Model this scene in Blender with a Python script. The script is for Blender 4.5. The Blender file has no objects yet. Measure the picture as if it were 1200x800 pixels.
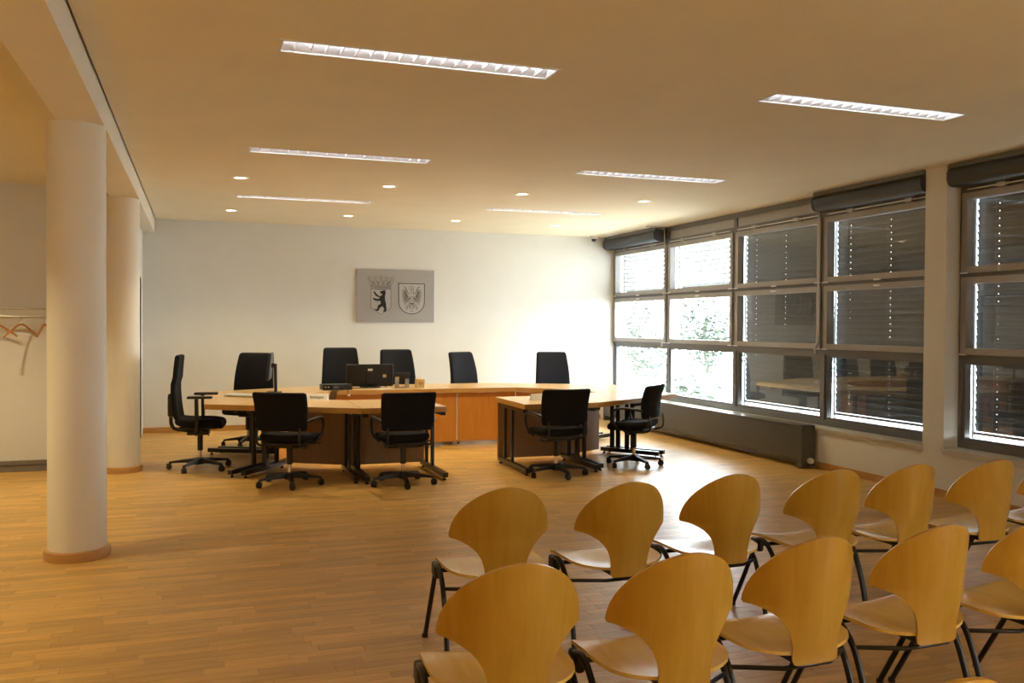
import bpy, bmesh, math, random
from mathutils import Vector, Matrix
random.seed(7)
PI = math.pi
scene = bpy.context.scene
col = scene.collection

# ------------------------------------------------------------------ camera
cam_d = bpy.data.cameras.new('camera'); cam = bpy.data.objects.new('camera', cam_d); col.objects.link(cam)
cam_d.sensor_width = 36.0; cam_d.lens = 1044.73 / 1200 * 36.0; cam_d.clip_end = 500
RIGHT = Vector((0.9432882, -0.3319240, 0.0058145)); UP = Vector((0.0002239, 0.0181510, 0.9998352)); FWD = Vector((0.3319748, 0.9431315, -0.0171960))
CAM = Vector((0, 0, 1.6))
cam.matrix_world = Matrix(((RIGHT.x, UP.x, -FWD.x, 0), (RIGHT.y, UP.y, -FWD.y, 0), (RIGHT.z, UP.z, -FWD.z, 1.6), (0, 0, 0, 1)))
scene.camera = cam

# ------------------------------------------------------------------ world, exposure
SKY = 12.8
world = bpy.data.worlds.new('overcast_sky'); scene.world = world; world.use_nodes = True
bg = world.node_tree.nodes['Background']; bg.inputs[0].default_value = (0.88, 0.94, 1.0, 1); bg.inputs[1].default_value = SKY
scene.view_settings.view_transform = 'Standard'; scene.view_settings.look = 'None'
scene.view_settings.exposure = 0.9; scene.view_settings.gamma = 1.0; scene.view_settings.use_curve_mapping = False
DOWNLIGHT_W = 78.0
TUBE_EMIT = 7.5

# ------------------------------------------------------------------ materials
def new_mat(name):
    m = bpy.data.materials.new(name); m.use_nodes = True
    nt = m.node_tree; b = nt.nodes['Principled BSDF']
    return m, nt, b

def N(nt, t, **kw):
    n = nt.nodes.new(t)
    for k, v in kw.items(): setattr(n, k, v)
    return n

def plain(name, c, rough=0.5, metal=0.0, var=0.06, scale=20.0, bump=0.0, bscale=200.0, spec=0.5, coat=0.0):
    m, nt, b = new_mat(name)
    b.inputs['Roughness'].default_value = rough; b.inputs['Metallic'].default_value = metal
    b.inputs['Specular IOR Level'].default_value = spec; b.inputs['Coat Weight'].default_value = coat
    tc = N(nt, 'ShaderNodeTexCoord'); no = N(nt, 'ShaderNodeTexNoise'); no.inputs['Scale'].default_value = scale; no.inputs['Detail'].default_value = 4
    nt.links.new(tc.outputs['Object'], no.inputs['Vector'])
    r = N(nt, 'ShaderNodeValToRGB')
    r.color_ramp.elements[0].position = 0.3; r.color_ramp.elements[1].position = 0.7
    r.color_ramp.elements[0].color = tuple(x * (1 - var) for x in c) + (1,); r.color_ramp.elements[1].color = tuple(min(1, x * (1 + var)) for x in c) + (1,)
    nt.links.new(no.outputs['Fac'], r.inputs[0]); nt.links.new(r.outputs[0], b.inputs['Base Color'])
    if bump:
        n2 = N(nt, 'ShaderNodeTexNoise'); n2.inputs['Scale'].default_value = bscale; n2.inputs['Detail'].default_value = 3
        nt.links.new(tc.outputs['Object'], n2.inputs['Vector'])
        bp = N(nt, 'ShaderNodeBump'); bp.inputs['Strength'].default_value = bump; bp.inputs['Distance'].default_value = 0.002
        nt.links.new(n2.outputs['Fac'], bp.inputs['Height']); nt.links.new(bp.outputs[0], b.inputs['Normal'])
    return m

def wood(name, c1, c2, stretch=(1, 12, 12), rough=0.35, rand=None, vary=0.25, scale=2.5, coat=0.0, spec=0.5):
    """grain runs along the axis with the small stretch value"""
    m, nt, b = new_mat(name); b.inputs['Roughness'].default_value = rough; b.inputs['Coat Weight'].default_value = coat
    b.inputs['Coat Roughness'].default_value = 0.25; b.inputs['Specular IOR Level'].default_value = spec
    tc = N(nt, 'ShaderNodeTexCoord'); mp = N(nt, 'ShaderNodeMapping'); mp.inputs['Scale'].default_value = stretch
    src = None
    if rand == 'object': oi = N(nt, 'ShaderNodeObjectInfo'); src = oi.outputs['Random']
    elif rand == 'island': oi = N(nt, 'ShaderNodeNewGeometry'); src = oi.outputs['Random Per Island']
    nt.links.new(tc.outputs['Object'], mp.inputs['Vector'])
    vec = mp.outputs[0]
    if src:
        mm = N(nt, 'ShaderNodeMath', operation='MULTIPLY'); mm.inputs[1].default_value = 37.0; nt.links.new(src, mm.inputs[0])
        va = N(nt, 'ShaderNodeVectorMath', operation='ADD'); nt.links.new(vec, va.inputs[0]); nt.links.new(mm.outputs[0], va.inputs[1]); vec = va.outputs[0]
    no = N(nt, 'ShaderNodeTexNoise'); no.inputs['Scale'].default_value = scale; no.inputs['Detail'].default_value = 6; no.inputs['Roughness'].default_value = 0.6
    no.inputs['Distortion'].default_value = 0.6
    nt.links.new(vec, no.inputs['Vector'])
    r = N(nt, 'ShaderNodeValToRGB'); r.color_ramp.elements[0].position = 0.32; r.color_ramp.elements[1].position = 0.68
    r.color_ramp.elements[0].color = tuple(c1) + (1,); r.color_ramp.elements[1].color = tuple(c2) + (1,)
    nt.links.new(no.outputs['Fac'], r.inputs[0]); out = r.outputs[0]
    if src:
        mr = N(nt, 'ShaderNodeMapRange'); mr.inputs[3].default_value = 1 - vary; mr.inputs[4].default_value = 1 + vary
        nt.links.new(src, mr.inputs[0])
        hs = N(nt, 'ShaderNodeHueSaturation'); nt.links.new(out, hs.inputs['Color']); nt.links.new(mr.outputs[0], hs.inputs['Value']); out = hs.outputs[0]
    nt.links.new(out, b.inputs['Base Color'])
    return m

def emit(name, c, s):
    m, nt, b = new_mat(name); b.inputs['Base Color'].default_value = tuple(c) + (1,)
    b.inputs['Emission Color'].default_value = tuple(c) + (1,); b.inputs['Emission Strength'].default_value = s
    return m

def glass_mat(name):
    m = bpy.data.materials.new(name); m.use_nodes = True; nt = m.node_tree; nt.nodes.clear()
    o = N(nt, 'ShaderNodeOutputMaterial'); mx = N(nt, 'ShaderNodeMixShader'); tr = N(nt, 'ShaderNodeBsdfTransparent'); gl = N(nt, 'ShaderNodeBsdfGlossy')
    tr.inputs[0].default_value = (0.93, 0.95, 0.94, 1); gl.inputs['Roughness'].default_value = 0.0
    fr = N(nt, 'ShaderNodeFresnel'); ge = N(nt, 'ShaderNodeNewGeometry'); mr = N(nt, 'ShaderNodeMapRange')
    mr.inputs[3].default_value = 1.5; mr.inputs[4].default_value = 1 / 1.5      # same reflectance on both faces of the thin pane
    nt.links.new(ge.outputs['Backfacing'], mr.inputs[0]); nt.links.new(mr.outputs[0], fr.inputs[0])
    mu = N(nt, 'ShaderNodeMath', operation='MULTIPLY'); mu.inputs[1].default_value = 1.3; mu.use_clamp = True
    nt.links.new(fr.outputs[0], mu.inputs[0]); nt.links.new(mu.outputs[0], mx.inputs[0])
    nt.links.new(tr.outputs[0], mx.inputs[1]); nt.links.new(gl.outputs[0], mx.inputs[2]); nt.links.new(mx.outputs[0], o.inputs[0])
    return m

M = dict(
    wall=plain('white_wall_paint', (0.745, 0.738, 0.70), 0.9, var=0.015, scale=3, bump=0.15, bscale=120),
    ceil=plain('cream_ceiling_paint', (0.80, 0.73, 0.56), 0.92, var=0.02, scale=2, bump=0.1, bscale=90),
    beam=plain('beam_paint', (0.80, 0.76, 0.66), 0.9, var=0.015, scale=3),
    column=plain('column_paint', (0.83, 0.80, 0.71), 0.8, var=0.015, scale=4, bump=0.15, bscale=150),
    sill=plain('sill_stone', (0.62, 0.60, 0.54), 0.3, var=0.05, scale=40),
    plank=wood('oak_parquet_strip', (0.49, 0.275, 0.07), (0.63, 0.38, 0.12), (1, 10, 10), 0.36, 'object', 0.15, spec=0.34),
    parquet=wood('oak_parquet_field', (0.49, 0.275, 0.07), (0.63, 0.38, 0.12), (1, 10, 10), 0.36, 'island', 0.15, spec=0.34),
    sub=plain('parquet_joint', (0.36, 0.19, 0.06), 0.6),
    skirting=wood('oak_skirting', (0.45, 0.22, 0.06), (0.56, 0.30, 0.09), (1, 1, 8), 0.4),
    beech=wood('beech_desk_top', (0.56, 0.35, 0.15), (0.64, 0.42, 0.20), (1.2, 9, 9), 0.28),
    edge=wood('beech_edge', (0.52, 0.28, 0.065), (0.59, 0.33, 0.09), (1.2, 9, 9), 0.35),
    panel=wood('warm_lit_beech_panel', (0.58, 0.23, 0.032), (0.65, 0.28, 0.05), (9, 9, 1), 0.4),  # glow of the warm downlights on the back panels put into this orange
    modesty=wood('shaded_modesty_panel', (0.30, 0.17, 0.08), (0.36, 0.21, 0.10), (9, 9, 1), 0.5),  # shade on the front desks' panels put into this brown
    chairwood=wood('lacquered_beech_shaded', (0.50, 0.275, 0.030), (0.58, 0.33, 0.045), (9, 9, 0.9), 0.32, 'object', 0.05, spec=0.35),  # chair beech darkened: shade on the backs put into the colour
    seatwood=wood('lacquered_beech_lit', (0.72, 0.46, 0.09), (0.80, 0.54, 0.135), (9, 0.9, 9), 0.27, 'object', 0.05, spec=0.22),  # same beech lightened: light on the seats put into the colour
    fabric=plain('black_fabric', (0.012, 0.012, 0.016), 0.95, var=0.4, scale=300, bump=0.4, bscale=500, spec=0.2),
    plastic=plain('black_plastic', (0.012, 0.012, 0.013), 0.4, var=0.1),
    tube=plain('black_tube', (0.010, 0.010, 0.011), 0.28, var=0.1),
    chrome=plain('chrome', (0.75, 0.74, 0.72), 0.18, 1.0, var=0.02),
    steel=plain('brushed_steel', (0.48, 0.46, 0.43), 0.32, 1.0, var=0.05),
    louver=plain('louver_aluminium', (0.82, 0.83, 0.85), 0.35, 0.3, var=0.02),
    white=plain('white_plastic', (0.78, 0.78, 0.76), 0.4, var=0.02),
    frame=plain('anthracite_frame', (0.15, 0.152, 0.16), 0.45, var=0.05),
    sash=plain('taupe_sash', (0.37, 0.36, 0.355), 0.42, 0.2, var=0.04),
    cassette=plain('blind_cassette_metal', (0.048, 0.053, 0.066), 0.35, 0.3, var=0.06),
    slat=plain('grey_slat', (0.10, 0.102, 0.105), 0.35, 0.3, var=0.04),
    radiator=plain('radiator_grey', (0.10, 0.10, 0.105), 0.4, 0.5, var=0.08),
    glass=glass_mat('window_glass'),
    crest=plain('crest_board_grey', (0.40, 0.39, 0.38), 0.45, 0.5, var=0.06, scale=60),
    crest_light=plain('crest_field', (0.455, 0.445, 0.435), 0.45, 0.4, var=0.04, scale=60),
    ink=plain('black_enamel', (0.01, 0.01, 0.01), 0.5),
    inkgrey=plain('grey_engraving', (0.09, 0.09, 0.09), 0.5),
    paper=plain('paper', (0.75, 0.74, 0.70), 0.8, var=0.03),
    blockwood=wood('pale_block_wood', (0.62, 0.44, 0.20), (0.70, 0.52, 0.27), (9, 9, 1), 0.4),
    hanger=wood('hanger_wood', (0.42, 0.18, 0.06), (0.50, 0.23, 0.08), (1, 9, 9), 0.35),
    screen=plain('dark_screen', (0.10, 0.12, 0.16), 0.12, var=0.1),
    beige=plain('beige_plastic', (0.50, 0.49, 0.45), 0.5, var=0.04),
    tan=plain('tan_label', (0.55, 0.42, 0.26), 0.7),
    base_grey=plain('grey_skirting', (0.20, 0.17, 0.14), 0.5, var=0.08),
    tube_lamp=emit('fluorescent_tube', (0.93, 0.97, 1.0), TUBE_EMIT),
    lens=emit('warm_lamp_lens', (1.0, 0.80, 0.50), 9.0),
    leaf=plain('tree_leaf', (0.055, 0.095, 0.065), 0.6, var=0.3, scale=2),
    bark=plain('tree_bark', (0.16, 0.15, 0.13), 0.9, var=0.3),
    ground=plain('pale_paving', (0.50, 0.50, 0.47), 0.9, var=0.06, scale=0.3),
    cord=plain('black_cable', (0.015, 0.015, 0.016), 0.5),
    blue=plain('cassette_cap', (0.04, 0.05, 0.075), 0.4),
)

# ------------------------------------------------------------------ mesh helpers
def catmull(pts, n=6, closed=False):
    pts = [Vector(p) for p in pts]
    if len(pts) < 3: return pts
    out = []; L = len(pts); rng = range(L if closed else L - 1)
    for i in rng:
        p1, p2 = pts[i], pts[(i + 1) % L]
        p0 = pts[i - 1] if (i > 0 or closed) else p1 * 2 - p2
        p3 = pts[(i + 2) % L] if (i + 2 < L or closed) else p2 * 2 - p1
        for k in range(n):
            t = k / n
            out.append(0.5 * ((2 * p1) + (p2 - p0) * t + (2 * p0 - 5 * p1 + 4 * p2 - p3) * t * t + (3 * p1 - p0 - 3 * p2 + p3) * t ** 3))
    if not closed: out.append(pts[-1])
    return out

class MB:
    def __init__(s): s.v = []; s.f = []
    def add(s, vs, fs):
        o = len(s.v); s.v += [tuple(v) for v in vs]; s.f += [tuple(i + o for i in f) for f in fs]; return s
    def box(s, x0, x1, y0, y1, z0, z1):
        return s.add([(x0, y0, z0), (x1, y0, z0), (x1, y1, z0), (x0, y1, z0), (x0, y0, z1), (x1, y0, z1), (x1, y1, z1), (x0, y1, z1)],
                     [(0, 3, 2, 1), (4, 5, 6, 7), (0, 1, 5, 4), (1, 2, 6, 5), (2, 3, 7, 6), (3, 0, 4, 7)])
    def bar(s, a, b, w, h):
        """box beam from a to b, w wide, h high (upright cross-section)"""
        a, b = Vector(a), Vector(b); d = (b - a).normalized(); up = Vector((0, 0, 1))
        if abs(d.z) > 0.95: up = Vector((0, 1, 0))
        sd = d.cross(up).normalized(); u2 = sd.cross(d).normalized()
        vs = [p + sd * (i * w / 2) + u2 * (j * h / 2) for p in (a, b) for (i, j) in ((-1, -1), (1, -1), (1, 1), (-1, 1))]
        return s.add(vs, [(0, 3, 2, 1), (4, 5, 6, 7), (0, 1, 5, 4), (1, 2, 6, 5), (2, 3, 7, 6), (3, 0, 4, 7)][::1])
    def prism(s, poly, z0, z1):
        n = len(poly)
        area = sum(poly[i][0] * poly[(i + 1) % n][1] - poly[(i + 1) % n][0] * poly[i][1] for i in range(n))
        if area < 0: poly = poly[::-1]
        return s.add([(x, y, z0) for x, y in poly] + [(x, y, z1) for x, y in poly],
                     [tuple(range(n))[::-1], tuple(range(n, 2 * n))] + [(i, (i + 1) % n, n + (i + 1) % n, n + i) for i in range(n)])
    def tube(s, path, r, seg=8, closed=False):
        P = [Vector(p) for p in path]; n = len(P); rings = []
        up = None
        for i, p in enumerate(P):
            a = P[i - 1] if (i > 0 or closed) else p; b = P[(i + 1) % n] if (i < n - 1 or closed) else p
            d = (b - a).normalized()
            if up is None:
                up = Vector((0, 0, 1)) if abs(d.z) < 0.9 else Vector((1, 0, 0))
            sd = d.cross(up)
            if sd.length < 1e-5: sd = d.cross(Vector((0, 1, 0)))
            sd.normalize(); up = sd.cross(d).normalized()
            rr = r[i] if isinstance(r, (list, tuple)) else r
            rings.append([p + sd * (rr * math.cos(2 * PI * k / seg)) + up * (rr * math.sin(2 * PI * k / seg)) for k in range(seg)])
        vs = [v for ring in rings for v in ring]; fs = []
        for i in range(n if closed else n - 1):
            j = (i + 1) % n
            for k in range(seg):
                k2 = (k + 1) % seg; fs.append((i * seg + k, i * seg + k2, j * seg + k2, j * seg + k))
        if not closed:
            fs.append(tuple(range(seg))[::-1]); fs.append(tuple((n - 1) * seg + k for k in range(seg)))
        return s.add(vs, fs)
    def lathe(s, prof, seg=24, c=(0, 0, 0), axis='z'):
        vs = []; fs = []; n = len(prof)
        for k in range(seg):
            a = 2 * PI * k / seg
            for r, z in prof:
                x, y = r * math.cos(a), r * math.sin(a)
                p = (x, y, z) if axis == 'z' else ((z, x, y) if axis == 'x' else (y, z, x))
                vs.append((p[0] + c[0], p[1] + c[1], p[2] + c[2]))
        for k in range(seg):
            k2 = (k + 1) % seg
            for i in range(n - 1): fs.append((k * n + i, k2 * n + i, k2 * n + i + 1, k * n + i + 1))
        if prof[0][0] > 1e-6: fs.append(tuple(k * n for k in range(seg))[::-1])
        if prof[-1][0] > 1e-6: fs.append(tuple(k * n + n - 1 for k in range(seg)))
        return s.add(vs, fs)
    def cushion(s, hx, hy, hz, r, n=8, fn=None, c=(0, 0, 0)):
        """rounded box, optional deform"""
        def ticks(h):
            rr = min(r, h); e = [rr * (1 - math.cos(t * PI / 2 / 3)) for t in range(4)]
            inner = [(-h + rr) + (2 * h - 2 * rr) * t / n for t in range(1, n)] if h > rr else []
            return [-h + x for x in e] + inner + [h - x for x in e[::-1]]
        T = [ticks(hx), ticks(hy), ticks(hz)]; H = (hx, hy, hz); idx = {}; vs = []; fs = []
        def vid(p):
            k = tuple(round(x, 6) for x in p)
            if k not in idx:
                q = [max(-(H[i] - min(r, H[i])), min(H[i] - min(r, H[i]), p[i])) for i in range(3)]
                d = Vector(p) - Vector(q)
                w = Vector(q) + (d.normalized() * r if d.length > 1e-9 else d)
                w = Vector([max(-H[i], min(H[i], w[i])) for i in range(3)])
                w = Vector(fn(w)) if fn else w
                idx[k] = len(vs); vs.append(w + Vector(c))
            return idx[k]
        for ax in range(3):
            a, b = (ax + 1) % 3, (ax + 2) % 3
            for sg in (-1, 1):
                for i in range(len(T[a]) - 1):
                    for j in range(len(T[b]) - 1):
                        q = []
                        for (ii, jj) in ((i, j), (i + 1, j), (i + 1, j + 1), (i, j + 1)):
                            p = [0, 0, 0]; p[ax] = sg * H[ax]; p[a] = T[a][ii]; p[b] = T[b][jj]; q.append(vid(p))
                        if len(set(q)) < 3: continue
                        q = list(dict.fromkeys(q)); fs.append(tuple(q if sg > 0 else q[::-1]))
        return s.add(vs, fs)
    def sheet(s, rows, thick, nrm):
        """rows: grid of points; nrm(i,j)-> unit normal; makes a closed plate"""
        R, K = len(rows), len(rows[0]); A = []; B = []
        for i in range(R):
            for j in range(K):
                p = Vector(rows[i][j]); n = Vector(nrm(i, j)); A.append(p + n * thick / 2); B.append(p - n * thick / 2)
        fs = []; o = R * K
        for i in range(R - 1):
            for j in range(K - 1):
                a, b, c, d = i * K + j, i * K + j + 1, (i + 1) * K + j + 1, (i + 1) * K + j
                fs.append((a, b, c, d)); fs.append((o + d, o + c, o + b, o + a))
        rim = [j for j in range(K)] + [i * K + K - 1 for i in range(1, R)] + [(R - 1) * K + j for j in range(K - 2, -1, -1)] + [i * K for i in range(R - 2, 0, -1)]
        for a, b in zip(rim, rim[1:] + rim[:1]): fs.append((b, a, o + a, o + b))
        return s.add(A + B, fs)
    def mesh(s, name, mat, bevel=0.0, smooth=True, weld=False):
        me = bpy.data.meshes.new(name); me.from_pydata(s.v, [], s.f); me.validate()
        if bevel or weld:
            bm = bmesh.new(); bm.from_mesh(me)
            if weld: bmesh.ops.remove_doubles(bm, verts=bm.verts, dist=1e-5)
            if bevel:
                ed = [e for e in bm.edges if len(e.link_faces) == 2 and e.calc_face_angle(0) > 0.5]
                bmesh.ops.bevel(bm, geom=ed, offset=bevel, segments=2, profile=0.6, affect='EDGES', clamp_overlap=True)
            bmesh.ops.recalc_face_normals(bm, faces=bm.faces); bm.to_mesh(me); bm.free()
        if smooth:
            for p in me.polygons: p.use_smooth = True
            me.set_sharp_from_angle(angle=math.radians(38))
        me.materials.append(M[mat] if isinstance(mat, str) else mat)
        return me
    def build(s, name, mat, parent=None, bevel=0.0, smooth=True, weld=False):
        o = bpy.data.objects.new(name, s.mesh(name, mat, bevel, smooth, weld)); col.objects.link(o)
        if parent: o.parent = parent
        return o

def inst(name, me, parent=None, loc=(0, 0, 0), rot=(0, 0, 0), scale=(1, 1, 1)):
    o = bpy.data.objects.new(name, me); col.objects.link(o); o.location = loc; o.rotation_euler = rot; o.scale = scale
    if parent: o.parent = parent
    return o

def tag(o, label, cat, group=None):
    o['label'] = label; o['category'] = cat
    if group: o['group'] = group
    return o

def thing(name, label, cat, loc=(0, 0, 0), rz=0, group=None):
    o = bpy.data.objects.new(name, None); o.empty_display_size = 0.1; col.objects.link(o)
    o.location = loc; o.rotation_euler = (0, 0, rz)
    return tag(o, label, cat, group)

def struct(o, label=None, cat=None):
    o['kind'] = 'structure'
    if label: o['label'] = label
    if cat: o['category'] = cat
    return o

def s_empty(name, label, cat):
    o = bpy.data.objects.new(name, None); o.empty_display_size = 0.1; col.objects.link(o)
    return struct(o, label, cat)

def copy_tree(o, parent=None):
    kids = list(o.children); c = o.copy(); col.objects.link(c); c.parent = parent
    for k in kids: copy_tree(k, c)
    return c

def holed(u0, u1, v0, v1, holes):
    """grid cells of a rectangle minus rectangular holes"""
    us = sorted({u0, u1} | {h[i] for h in holes for i in (0, 1)}); vs = sorted({v0, v1} | {h[i] for h in holes for i in (2, 3)})
    out = []
    for a, b in zip(us, us[1:]):
        for c, d in zip(vs, vs[1:]):
            if not any(h[0] <= (a + b) / 2 <= h[1] and h[2] <= (c + d) / 2 <= h[3] for h in holes): out.append((a, b, c, d))
    return out

# ------------------------------------------------------------------ room dimensions
D = 14.11; WF = 6.68; WG = 6.88; HC = 3.146; BX = -0.604; BX2 = -0.89; HB = 2.95; HL = 3.10; YB = -3.5; XL = -5.0; YL = 10.82; XWL = -0.768

# ------------------------------------------------------------------ floor: oak strips laid along x
floor = MB().box(XL, 7.1, YB, D + 0.1, -0.12, -0.004).build('floor', 'sub'); struct(floor, 'light oak strip parquet floor of the courtroom', 'floor')
PW = 0.075; lens_ = [0.30, 0.36, 0.42, 0.48, 0.56]
def plank_geo(l, w, x=0, y=0, z=0):
    b = 0.0007; hx, hy = l / 2 - 0.0002, w / 2 - 0.0002
    vs = [(x - hx, y - hy, z - 0.006), (x + hx, y - hy, z - 0.006), (x + hx, y + hy, z - 0.006), (x - hx, y + hy, z - 0.006),
          (x - hx + b, y - hy + b, z), (x + hx - b, y - hy + b, z), (x + hx - b, y + hy - b, z), (x - hx + b, y + hy - b, z)]
    return vs, [(4, 5, 6, 7), (0, 1, 5, 4), (1, 2, 6, 5), (2, 3, 7, 6), (3, 0, 4, 7)]
def to_px(p):
    d = Vector(p) - CAM; w = d.dot(FWD)
    if w < 0.3: return None
    return 600 + 1044.73 * d.dot(RIGHT) / w, 400 - 1044.73 * d.dot(UP) / w
planks = []; y = 2.4
while y < D - 0.02:
    x = XL + random.random() * 0.5
    while x < WF:
        l = random.choice(lens_); planks.append((x + l / 2, y + PW / 2, l)); x += l
    y += PW
def area(pk):
    q = to_px((pk[0], pk[1], 0))
    if q is None or not (5 < q[0] < 760 and 540 < q[1] < 796): return 0
    if q[1] > 660 and q[0] > 480: return 0
    w = (Vector((pk[0], pk[1], 0)) - CAM).dot(FWD); return pk[2] * PW / w ** 3
order = sorted(range(len(planks)), key=lambda i: -area(planks[i])); near = set(order[:300])
pm = {l: MB().add(*plank_geo(l, PW)).mesh('parquet_strip', 'plank', smooth=False) for l in lens_}
fld = MB()
for i, (px, py, l) in enumerate(planks):
    if i in near: inst('parquet_strip', pm[l], floor, (px, py, 0))
    else:
        if py > YL and px < XWL - 0.4: continue
        fld.add(*plank_geo(l, PW, px, py))
fo = fld.build('parquet_field', 'parquet', floor, smooth=False); fo['kind'] = 'stuff'
MB().box(XL, WF, YB, 2.4, -0.006, 0.0).build('rear_floor', 'parquet', floor, smooth=False)

# ------------------------------------------------------------------ ceiling with recesses for the louvre lights
LX = [(0.43, 2.05), (3.60, 5.225)]; LYs = [(5.0, 5.215), (8.11, 8.325), (11.11, 11.325)]
holes = [(x0, x1, y0, y1) for x0, x1 in LX for y0, y1 in LYs]
cb = MB()
for a, b, c, d in holed(BX + 0.014, 7.1, YB, D, holes): cb.box(a, b, c, d, HC, HC + 0.1)
ceiling = cb.build('ceiling', 'ceil', smooth=False); struct(ceiling, 'flat cream ceiling with recessed lamps', 'ceiling')
MB().box(BX - 0.02, 7.1, YB, D, HC + 0.1, HC + 0.14).build('ceiling_slab', 'ceil', ceiling, smooth=False)
MB().box(XL, BX2, YB, YL, HL, HL + 0.14).build('side_ceiling', 'ceil', ceiling, smooth=False)
struct(MB().box(BX2, BX, YB, D - 0.006, HB, HC + 0.1).build('trim_1', 'beam', bevel=0.004, smooth=False), 'cream beam running above the round columns', 'beam')

# ------------------------------------------------------------------ walls
struct(MB().box(XWL - 0.15, 7.1, D, D + 0.15, -0.1, HC + 0.1).build('wall_back', 'wall', smooth=False), 'white back wall behind the bench', 'wall')
lw = MB()
for a, b, c, d in holed(YL, D, 0, HC + 0.1, [(12.5, 13.53, 0.0, 2.25)]): lw.box(XWL - 0.12, XWL, a, b, c, d)
struct(lw.build('wall_left', 'wall', smooth=False), 'short white wall with a door behind the far column', 'wall')
struct(MB().box(XL, XWL - 0.12, YL, YL + 0.12, 0, HL + 0.14).build('wall_side', 'wall', smooth=False), 'cream wall with a coat rail behind the columns', 'wall')
struct(MB().box(XL - 0.1, XL, YB, YL + 0.1, -0.1, HL + 0.14).build('wall_far_left', 'wall', smooth=False))
struct(MB().box(XL, 7.1, YB - 0.1, YB, -0.1, HC + 0.14).build('wall_rear', 'wall', smooth=False))
wr = MB()
op = [(6.874, D, 0.44, HC + 0.2), (2.75, 6.612, 0.44, HC + 0.2), (-3.2, 2.5, 0.44, HC + 0.2)]
for a, b, c, d in holed(YB, D, -0.1, HC + 0.1, op): wr.box(WF, 7.0, a, b, c, d)
wall_right = struct(wr.build('wall_right', 'wall', smooth=False), 'white window wall with a square pillar', 'wall')
# skirtings and sills
struct(MB().box(XWL, 6.6, D - 0.018, D, 0, 0.078).build('baseboard_back', 'skirting', bevel=0.003, smooth=False), 'oak skirting along the back wall', 'skirting')
struct(MB().box(WF - 0.018, WF, YB, 8.42, 0, 0.075).build('baseboard_right', 'skirting', bevel=0.003, smooth=False), 'oak skirting under the windows', 'skirting')
struct(MB().box(XL, XWL - 0.12, YL - 0.02, YL, 0, 0.07).box(XL, XWL - 0.12, YL - 0.03, YL, 0.074, 0.12).build('baseboard_side', 'base_grey', smooth=False), 'grey skirting under the coat rail', 'skirting')
for i, (a, b) in enumerate(((6.874, 13.99), (2.75, 6.612), (-3.2, 2.5))):
    s = MB().box(WF - 0.035, WG + 0.02, a - (0.012 if i == 0 else 0), b + (0 if i == 0 else 0.012), 0.44, 0.468).box(WF - 0.02, WF - 0.0005, a, b, 0.405, 0.44)
    struct(s.build('trim_%d' % (i + 2), 'sill', bevel=0.004, smooth=False), 'pale stone window sill, %s' % ('left of the pillar', 'right of the pillar', 'beside the audience')[i], 'window sill')
# door in the short left wall
dr = s_empty('door_1', 'white door seen edge-on behind the far column', 'door')
MB().box(XWL - 0.10, XWL - 0.055, 12.53, 13.515, 0.01, 2.235).build('door_leaf', 'white', dr, bevel=0.003, smooth=False)
MB().box(XWL - 0.11, XWL + 0.012, 13.515, 13.535, 0, 2.26).box(XWL - 0.11, XWL + 0.012, 12.505, 12.525, 0, 2.26).box(XWL - 0.11, XWL + 0.012, 12.505, 13.535, 2.238, 2.26).build('door_frame', 'cassette', dr, smooth=False)

# ------------------------------------------------------------------ columns
def column(x, y, top, label):
    t = thing('column', label, 'column', (x, y, 0), group='round columns')
    MB().lathe([(0.185, 0.0), (0.185, top)], 48).build('shaft', 'column', t)
    MB().lathe([(0.186, 0.0), (0.212, 0.0), (0.212, 0.05), (0.206, 0.062), (0.186, 0.066)], 48).build('base_ring', 'skirting', t)
column(-0.785, 6.76, HB, 'tall white round column with oak base ring, nearer of the two')
column(-0.785, 10.53, HB, 'white round column further back against the side wall')

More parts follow.
